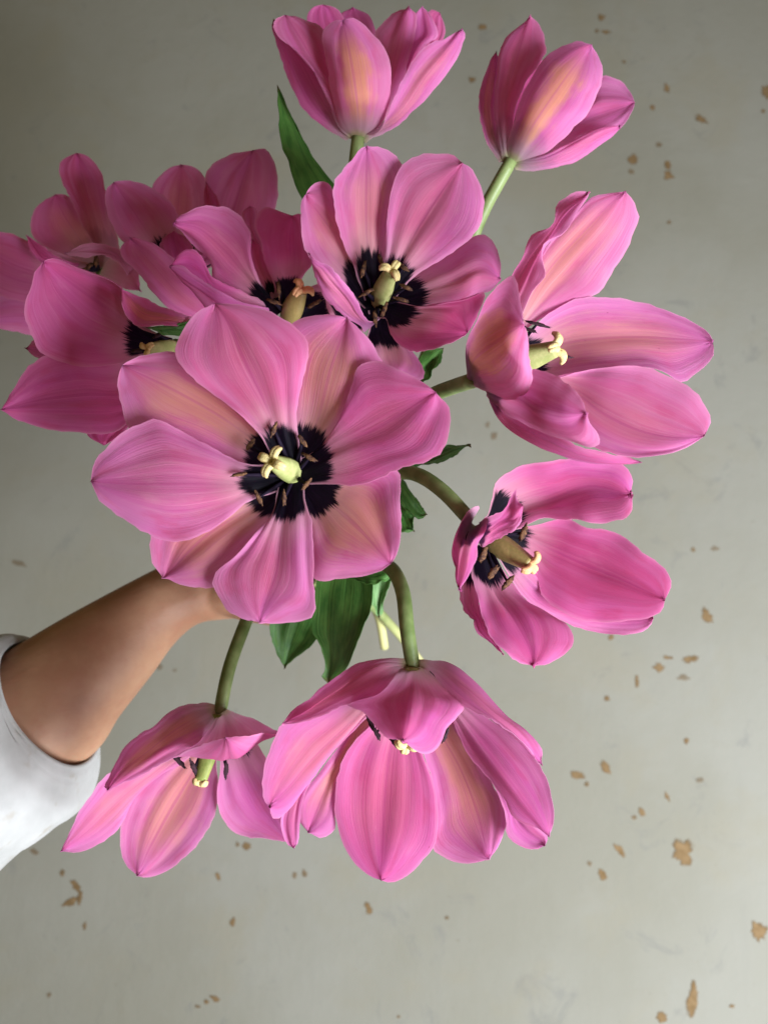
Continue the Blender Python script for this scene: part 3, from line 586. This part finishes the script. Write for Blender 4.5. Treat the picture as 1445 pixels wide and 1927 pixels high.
# ================= A : top centre cup
a = Tulip('upright cup-shaped tulip with a peach-streaked front petal and a leaf beside its stem', (673, 262), .375, lref=270, blotch=.3)
a.petal(I, (670,250), (608,8), None, [(640,180),(590,80),(576,35),(588,14)], [(665,180),(655,80),(647,36),(633,17)], zM=(0,70,90,85), peach=.2, deep=.5)
a.petal(I, (672,250), (664,13), None, [(650,180),(638,80),(640,24),(650,17)], [(700,180),(712,90),(705,50),(690,25)], zM=(0,90,115,110), peach=.3, deep=.4)
a.petal(I, (690,250), (828,25), None, [(760,150),(795,80),(808,20)], [(780,150),(825,90),(838,60),(834,38)], zM=(0,60,75,75), peach=0, deep=.3)
a.petal(I, (684,252), (794,12), None, [(730,190),(765,100),(775,35)], [(765,150),(800,85),(824,67),(820,46),(806,21)], zM=(0,45,45,40), eL=10, peach=0)
a.petal(I, (680,255), (770,13), [(722,180),(748,90)], [(725,210),(718,120),(703,60),(720,38),(740,16)], [(748,190),(768,114),(780,60),(783,25)], zM=(0,30,20,10), eL=25, peach=.2)
a.petal(O, (660,257), (515,36), None, [(620,245),(574,208),(550,166),(529,111),(515,62),(511,45)], [(655,225),(635,165),(600,105),(555,62)], zM=(0,-5,15,20), peach=.2, deep=.7)
a.petal(O, (668,256), (536,27), [(625,170),(575,90)], [(638,240),(605,163),(581,121),(550,90),(519,62),(516,42)], [(655,200),(640,150),(622,80),(609,52),(581,38),(560,28)], zM=(0,-45,-40,-30), eL=0, eR=25, peach=.1, crease=.0016)
a.petal(O, (682,260), (870,54), [(740,222),(795,150),(840,95)], [(709,251),(730,211),(744,176),(764,138),(778,111),(799,87),(820,76),(844,69),(858,57)], [(705,258),(737,242),(771,215),(806,176),(841,128),(868,87),(875,62)], zM=(0,-45,-40,-25), eL=-15, eR=30, peach=.45)
a.petal(O, (676,260), (645,37), [(672,190),(660,110),(650,60)], [(643,239),(630,194),(616,138),(609,87),(612,52),(630,38)], [(709,249),(723,225),(733,190),(736,156),(732,114),(720,80),(695,57),(668,40)], zM=(0,-85,-95,-80), eL=38, eR=38, peach=1.0)
a.stem([(674,257,.375),(668,310,.379),(660,420,.40),(630,700,.45),(575,1000,.492)], 6)
a.leaf((610,400), (522,160), [(572,378),(558,355),(545,310),(530,262),(523,205)], [(635,358),(612,325),(585,290),(562,250),(540,205)], .385, (0,0,0,0), eL=-34, eR=8, M=[(603,352),(575,298),(547,232)])

# ================= B : top right cup
b = Tulip('half-closed pointed tulip leaning over on a thin bare stem', (961, 305), .385, lref=270, blotch=.6)
b.petal(O, (950,303), (934,96), None, [(930,290),(915,266),(904,227),(900,194),(904,163),(915,133),(926,105)], [(944,270),(935,222),(938,166),(940,124)], zM=(0,20,35,35), peach=.7, deep=.5)
b.petal(I, (960,300), (1025,110), None, [(960,230),(985,150),(1008,118)], [(980,250),(1010,180),(1030,130)], zM=(0,60,70,60), peach=0, deep=.7)
b.petal(O, (955,302), (997,29), [(950,200),(972,110)], [(935,260),(930,194),(935,138),(940,91),(960,61),(982,39)], [(965,240),(985,160),(1012,120),(1029,95),(1026,83),(1020,55),(1012,36)], zM=(0,-25,-15,0), eL=25, eR=20, peach=.2, deep=.25)
b.petal(I, (967,306), (1194,192), [(1050,252),(1120,213)], [(1030,260),(1090,205),(1120,160),(1131,144),(1153,149),(1173,158),(1188,177)], [(1000,312),(1050,300),(1110,270),(1145,250),(1172,235),(1190,207)], zM=(0,15,15,0), eL=10, eR=-15, peach=.1, crease=.0016)
b.petal(O, (966,308), (1166,238), None, [(1020,290),(1080,258),(1130,238)], [(990,322),(1026,320),(1081,303),(1123,277),(1150,256)], zM=(0,-30,-30,-12), eR=25, peach=.2)
b.petal(O, (966,306), (1113,83), [(1000,240),(1050,165),(1092,108)], [(952,277),(962,235),(979,180),(998,144),(1021,111),(1037,94),(1065,82),(1090,77)], [(998,304),(1026,288),(1054,263),(1081,238),(1104,213),(1120,180),(1131,147),(1131,119),(1123,94)], zM=(0,-80,-90,-70), eL=35, eR=35, peach=1.0)
b.stem([(962,301,.385),(937,345,.388),(912,392,.393),(860,520,.41),(720,850,.46)], 7)

# ================= I : dark throated tulip behind the big one, shade deepened in its petal colours
i_ = Tulip('shaded tulip squeezed between the largest bloom and the open one above it, orange-brown pistil', (540, 588), .360, lref=260)
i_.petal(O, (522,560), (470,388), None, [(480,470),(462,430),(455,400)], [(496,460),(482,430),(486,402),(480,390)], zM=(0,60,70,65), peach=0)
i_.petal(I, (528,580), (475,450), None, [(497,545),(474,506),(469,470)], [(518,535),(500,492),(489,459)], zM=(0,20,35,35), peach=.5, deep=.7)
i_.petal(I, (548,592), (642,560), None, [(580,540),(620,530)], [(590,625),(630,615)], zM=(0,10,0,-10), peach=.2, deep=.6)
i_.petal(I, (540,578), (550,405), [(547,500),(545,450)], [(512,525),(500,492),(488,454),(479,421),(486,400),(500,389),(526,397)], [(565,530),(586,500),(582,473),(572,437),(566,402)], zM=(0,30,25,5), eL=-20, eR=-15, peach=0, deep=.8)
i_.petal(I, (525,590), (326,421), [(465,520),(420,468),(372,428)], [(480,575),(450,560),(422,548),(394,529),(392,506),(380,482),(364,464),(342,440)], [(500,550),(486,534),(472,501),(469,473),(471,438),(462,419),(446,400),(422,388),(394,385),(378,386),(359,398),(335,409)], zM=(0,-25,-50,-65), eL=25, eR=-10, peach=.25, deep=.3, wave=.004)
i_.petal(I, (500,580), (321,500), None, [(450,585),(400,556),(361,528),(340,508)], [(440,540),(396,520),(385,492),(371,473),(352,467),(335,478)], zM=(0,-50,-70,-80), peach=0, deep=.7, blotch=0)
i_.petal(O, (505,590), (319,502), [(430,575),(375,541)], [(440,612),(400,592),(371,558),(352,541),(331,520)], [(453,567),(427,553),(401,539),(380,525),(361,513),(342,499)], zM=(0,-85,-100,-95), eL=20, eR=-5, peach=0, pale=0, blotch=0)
i_.pistil((545,600,-5), (567,545,-60), 19, (M_OVARY_B, M_STIG_P), rot=.1)
i_.stamens((542,592,-5), [(515,568,-40,.4),(592,572,-40,-.5),(525,545,-40,1.5),(560,560,-20,.8)])
i_.stem([(540,590,.360),(538,640,.385),(545,800,.43),(555,980,.49)], 8)

# ================= J : left, in shade that deep also paints into the petals
j_ = Tulip('dark magenta tulip beside the largest bloom, pale stigma half hidden under a folded petal', (328, 650), .350, lref=300)
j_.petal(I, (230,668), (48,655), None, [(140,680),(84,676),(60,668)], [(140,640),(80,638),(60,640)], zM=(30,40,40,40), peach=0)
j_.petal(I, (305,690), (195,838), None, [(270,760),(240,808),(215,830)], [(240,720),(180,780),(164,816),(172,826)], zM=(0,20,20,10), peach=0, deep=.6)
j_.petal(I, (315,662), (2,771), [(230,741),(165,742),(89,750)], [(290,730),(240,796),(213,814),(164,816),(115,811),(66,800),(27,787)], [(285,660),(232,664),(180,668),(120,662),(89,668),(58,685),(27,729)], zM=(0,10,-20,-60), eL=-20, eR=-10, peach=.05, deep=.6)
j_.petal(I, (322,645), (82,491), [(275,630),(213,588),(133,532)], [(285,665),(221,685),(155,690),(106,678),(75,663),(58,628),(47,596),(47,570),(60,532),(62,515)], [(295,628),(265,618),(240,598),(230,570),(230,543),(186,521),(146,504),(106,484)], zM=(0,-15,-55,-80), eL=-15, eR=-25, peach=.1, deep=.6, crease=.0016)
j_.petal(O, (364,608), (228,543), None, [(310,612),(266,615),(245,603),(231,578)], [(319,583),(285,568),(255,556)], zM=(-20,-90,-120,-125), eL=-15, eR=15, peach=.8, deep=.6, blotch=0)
j_.pistil((328,652,-5), (278,656,-62), 14, rot=.8)
j_.stamens((328,650,-5), [(300,630,-50,2.6),(262,660,-60,3.0)], dark=True, L=12)
j_.stem([(330,650,.352),(360,668,.368),(440,780,.41),(530,980,.48)], 9)
j_.leaf((365,609), (275,615), [(340,632),(310,626)], [(345,606),(310,612)], .345, (-20,-40,-60), eL=10, eR=-5)

# ================= K : behind, upper left, petal colours deepened for shade
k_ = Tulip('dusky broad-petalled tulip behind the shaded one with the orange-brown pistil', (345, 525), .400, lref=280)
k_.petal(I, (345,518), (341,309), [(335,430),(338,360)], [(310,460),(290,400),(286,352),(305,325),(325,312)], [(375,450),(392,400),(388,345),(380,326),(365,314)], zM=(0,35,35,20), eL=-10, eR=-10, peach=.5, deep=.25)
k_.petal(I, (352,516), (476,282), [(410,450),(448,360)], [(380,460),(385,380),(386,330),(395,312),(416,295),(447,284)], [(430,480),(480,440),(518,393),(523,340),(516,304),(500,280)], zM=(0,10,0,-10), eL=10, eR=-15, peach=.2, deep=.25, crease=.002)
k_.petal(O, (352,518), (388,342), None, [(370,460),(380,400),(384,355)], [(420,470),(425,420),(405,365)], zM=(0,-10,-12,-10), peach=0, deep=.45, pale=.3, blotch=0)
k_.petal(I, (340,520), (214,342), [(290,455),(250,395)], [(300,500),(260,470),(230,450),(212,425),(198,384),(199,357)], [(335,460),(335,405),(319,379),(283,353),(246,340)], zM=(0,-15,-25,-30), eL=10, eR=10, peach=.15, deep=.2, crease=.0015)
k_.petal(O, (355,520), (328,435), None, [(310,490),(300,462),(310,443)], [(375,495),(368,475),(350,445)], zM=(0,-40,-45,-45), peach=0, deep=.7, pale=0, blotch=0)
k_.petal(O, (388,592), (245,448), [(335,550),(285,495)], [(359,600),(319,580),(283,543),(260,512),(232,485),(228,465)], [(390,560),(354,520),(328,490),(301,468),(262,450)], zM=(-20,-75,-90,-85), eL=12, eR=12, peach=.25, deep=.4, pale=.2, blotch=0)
k_.stem([(347,528,.402),(355,565,.415),(430,740,.44),(535,980,.49)], 10)

# ================= L : far left, shade partly put into the petal colours
l_ = Tulip('faded dusky tulip on the outer edge of the bunch, behind the dark magenta one', (185, 507), .425, lref=260, blotch=.25)
l_.petal(I, (185,506), (104,365), [(150,450),(118,400)], [(130,490),(66,450),(57,428),(66,393),(85,375)], [(198,470),(180,428),(150,393),(128,367)], zM=(0,25,30,20), eL=-10, eR=-10, peach=.6, deep=.45)
l_.petal(I, (188,502), (144,287), [(182,420),(160,350)], [(178,470),(155,420),(133,375),(120,349),(111,318),(115,300)], [(225,480),(222,450),(210,411),(201,366),(190,322),(168,295)], zM=(0,10,5,0), eL=-10, eR=-10, peach=.25, deep=.5)
l_.petal(I, (180,510), (-62,436), [(90,515),(10,490)], [(120,540),(80,560),(44,566),(0,557),(-45,520)], [(110,475),(57,455),(27,440),(0,435),(-40,425)], zM=(0,-10,-25,-40), eL=-10, eR=-10, peach=.2, deep=.4)
l_.petal(O, (150,505), (50,442), None, [(100,500),(75,492),(58,470)], [(125,490),(102,478),(75,458)], zM=(0,-35,-50,-55), peach=0, deep=.7, pale=0, blotch=0)
l_.petal(O, (165,530), (-45,602), [(90,590),(20,595)], [(100,630),(58,632),(20,622),(-20,612)], [(90,560),(40,562),(0,557),(-35,575)], zM=(0,-5,-20,-30), eL=20, peach=0)
l_.petal(I, (190,512), (265,548), None, [(203,486),(235,484),(258,508)], [(186,520),(212,535),(245,545)], zM=(0,-30,-50,-55), peach=0, deep=.35, blotch=0)
l_.petal(I, (250,517), (122,476), None, [(236,512),(221,492),(199,483),(155,481)], [(243,492),(221,467),(177,461),(145,467)], zM=(-40,-75,-85,-80), eR=-12, peach=0, blotch=0)
l_.stamens((185,507,-5), [(170,500,-30,2.5),(182,492,-35,1.6),(160,508,-30,2.9)], L=9, r=5)
l_.stem([(186,509,.428),(218,545,.44),(350,740,.46),(520,980,.485)], 11)

# ------------------------------------------------------------------ arm, hand and sleeve
def ring_loft(sections, seg=28, n=40, seed=0, amp=0.0):
    """sections: (centre, half-width vector, half-depth vector)"""
    cs, hw, hd = [[Vector([knots([s[q][k] for s in sections], i / (n - 1)) for k in range(3)]) for i in range(n)] for q in range(3)]
    vs = []; fs = []
    for i in range(n):
        for k in range(seg):
            w = 2 * math.pi * k / seg
            d = hw[i] * math.cos(w) + hd[i] * math.sin(w)
            vs.append(cs[i] + d * (1 + amp * noise.noise((cs[i] + d) * 28 + Vector((seed, 0, 0)))))
    for i in range(n - 1):
        for k in range(seg):
            k2 = (k + 1) % seg; fs.append((i*seg+k, i*seg+k2, (i+1)*seg+k2, (i+1)*seg+k))
    return vs, fs
def sec(u, l, Y, depth):
    """cross-section from upper-edge pixel u to lower-edge pixel l at distance Y"""
    a, b = P(u[0], u[1], Y), P(l[0], l[1], Y)
    return ((a + b) / 2, (a - b) / 2, Vector((0, depth, 0)))
V = []; F = []
def add(vf):
    o = len(V); V.extend(vf[0]); F.extend([tuple(i + o for i in q) for q in vf[1]])
arm = [sec((-270,1400),(-150,1600),.43,.036), sec((-110,1300),(25,1510),.44,.036), sec((28,1217),(170,1425),.455,.034), sec((110,1168),(222,1352),.465,.031), sec((190,1124),(282,1275),.475,.0275), sec((262,1086),(328,1212),.485,.0235), sec((305,1064),(372,1175),.492,.021),
       sec((350,1040),(420,1166),.497,.020), sec((410,1015),(470,1160),.502,.019), sec((470,1000),(520,1128),.506,.016), sec((505,1000),(535,1090),.508,.009)]
v, fc = ring_loft(arm, 32, 60)
fc += [tuple(range(32))[::-1], tuple(59 * 32 + k for k in range(32))]
for i_r in range(60):                               # tendons and the folds of the wrist on the camera side
    f_ = i_r / 59; q_ = sum((v[i_r*32+k] for k in range(32)), Vector()) / 32; g_ = math.exp(-((f_ - .66) / .13) ** 2)
    for k in range(32):
        w = 2 * math.pi * k / 32; d_ = v[i_r*32+k] - q_
        t_ = .045 * g_ * (math.exp(-((w - 4.55) / .16) ** 2) + .8 * math.exp(-((w - 5.05) / .14) ** 2)) - .05 * math.exp(-((f_ - .735) / .008) ** 2) * max(0, -math.sin(w)) - .04 * math.exp(-((f_ - .77) / .008) ** 2) * max(0, -math.sin(w))
        v[i_r*32+k] = q_ + d_ * (1 + t_)
add((v, fc))
gc = P(560, 1070, .50); rb = .0165
for q, (yy, rr, span) in enumerate([(-.024, .0078, 200), (-.007, .0083, 214), (.010, .0080, 206), (.026, .0070, 188)]):
    pts = [gc + Vector((-.031, yy * .8 + .004, .014))]
    for s_ in range(7):
        an = math.radians(150 - span * s_ / 6); r = rb + rr * (.95 + .12 * math.cos(math.radians(s_ * 120)))
        pts.append(gc + Vector((math.cos(an) * r, yy + .004, math.sin(an) * r)))
    add(tube(pts, [rr * 1.15, rr * 1.08, rr, rr * 1.02, rr * .92, rr * .8, rr * .45], 12, 30))
th = [P(440,1120,.492), P(485,1142,.484), P(525,1150,.478), P(562,1140,.474), P(590,1118,.473)]
add(tube(th, [.0145, .0125, .0100, .0098, .0088, .0045], 12, 24))
add(blob(P(430,1112,.492), P(520,1120,.485) - P(430,1112,.492), .017, .015, .03, 2, .05, 14, 10))
person = obj('person', V, F, M_SKIN)
rm = person.modifiers.new('skin', 'REMESH'); rm.mode = 'VOXEL'; rm.voxel_size = .0016; rm.use_smooth_shade = True
sm = person.modifiers.new('smooth', 'SMOOTH'); sm.factor = .6; sm.iterations = 9
tag(person, 'bare forearm in a white sleeve, hand gripping the tulip stems', 'person')

sl = [sec((-330,1330),(-190,1880),.40,.075), sec((-190,1280),(-85,1710),.415,.070), sec((-95,1232),(40,1598),.43,.064), sec((-40,1213),(108,1543),.44,.058), sec((0,1206),(150,1512),.446,.053), sec((16,1209),(157,1472),.45,.049), sec((26,1215),(160,1428),.453,.045)]
seg, n = 72, 64
v, fc = ring_loft(sl, seg, n)
out = []
cc = [sum((v[i*seg+k] for k in range(seg)), Vector()) / seg for i in range(n)]
for i in range(n):
    f_ = i / (n - 1)
    for k in range(seg):
        p = v[i*seg+k]; d = (p - cc[i]).normalized()
        wr = .0055 * noise.noise(Vector((f_ * 6, math.cos(2*math.pi*k/seg) * 1.5, math.sin(2*math.pi*k/seg) * 1.5)))
        wr += .0016 * noise.noise(Vector((f_ * 13 + k * .05, math.cos(2*math.pi*k/seg) * 4, math.sin(2*math.pi*k/seg) * 4)))
        hem = .0010 * math.exp(-((f_ - .99) / .02) ** 2) - .0007 * math.exp(-((f_ - .88) / .014) ** 2)
        out.append(p + d * (wr * (1 - .8 * f_) + hem))
sleeve = obj('jacket_sleeve', out, fc, M_CLOTH, person)
l = sleeve.data.uv_layers.new(name='UVMap'); idx = [0] * len(sleeve.data.loops); sleeve.data.loops.foreach_get('vertex_index', idx)
l.data.foreach_set('uv', [q for k in idx for q in ((k % seg) / seg, (k // seg) / n)])
so = sleeve.modifiers.new('cloth', 'SOLIDIFY'); so.thickness = .0028; so.offset = -1
sleeve['label'] = 'white ribbed cotton jacket cuff with faint stains'
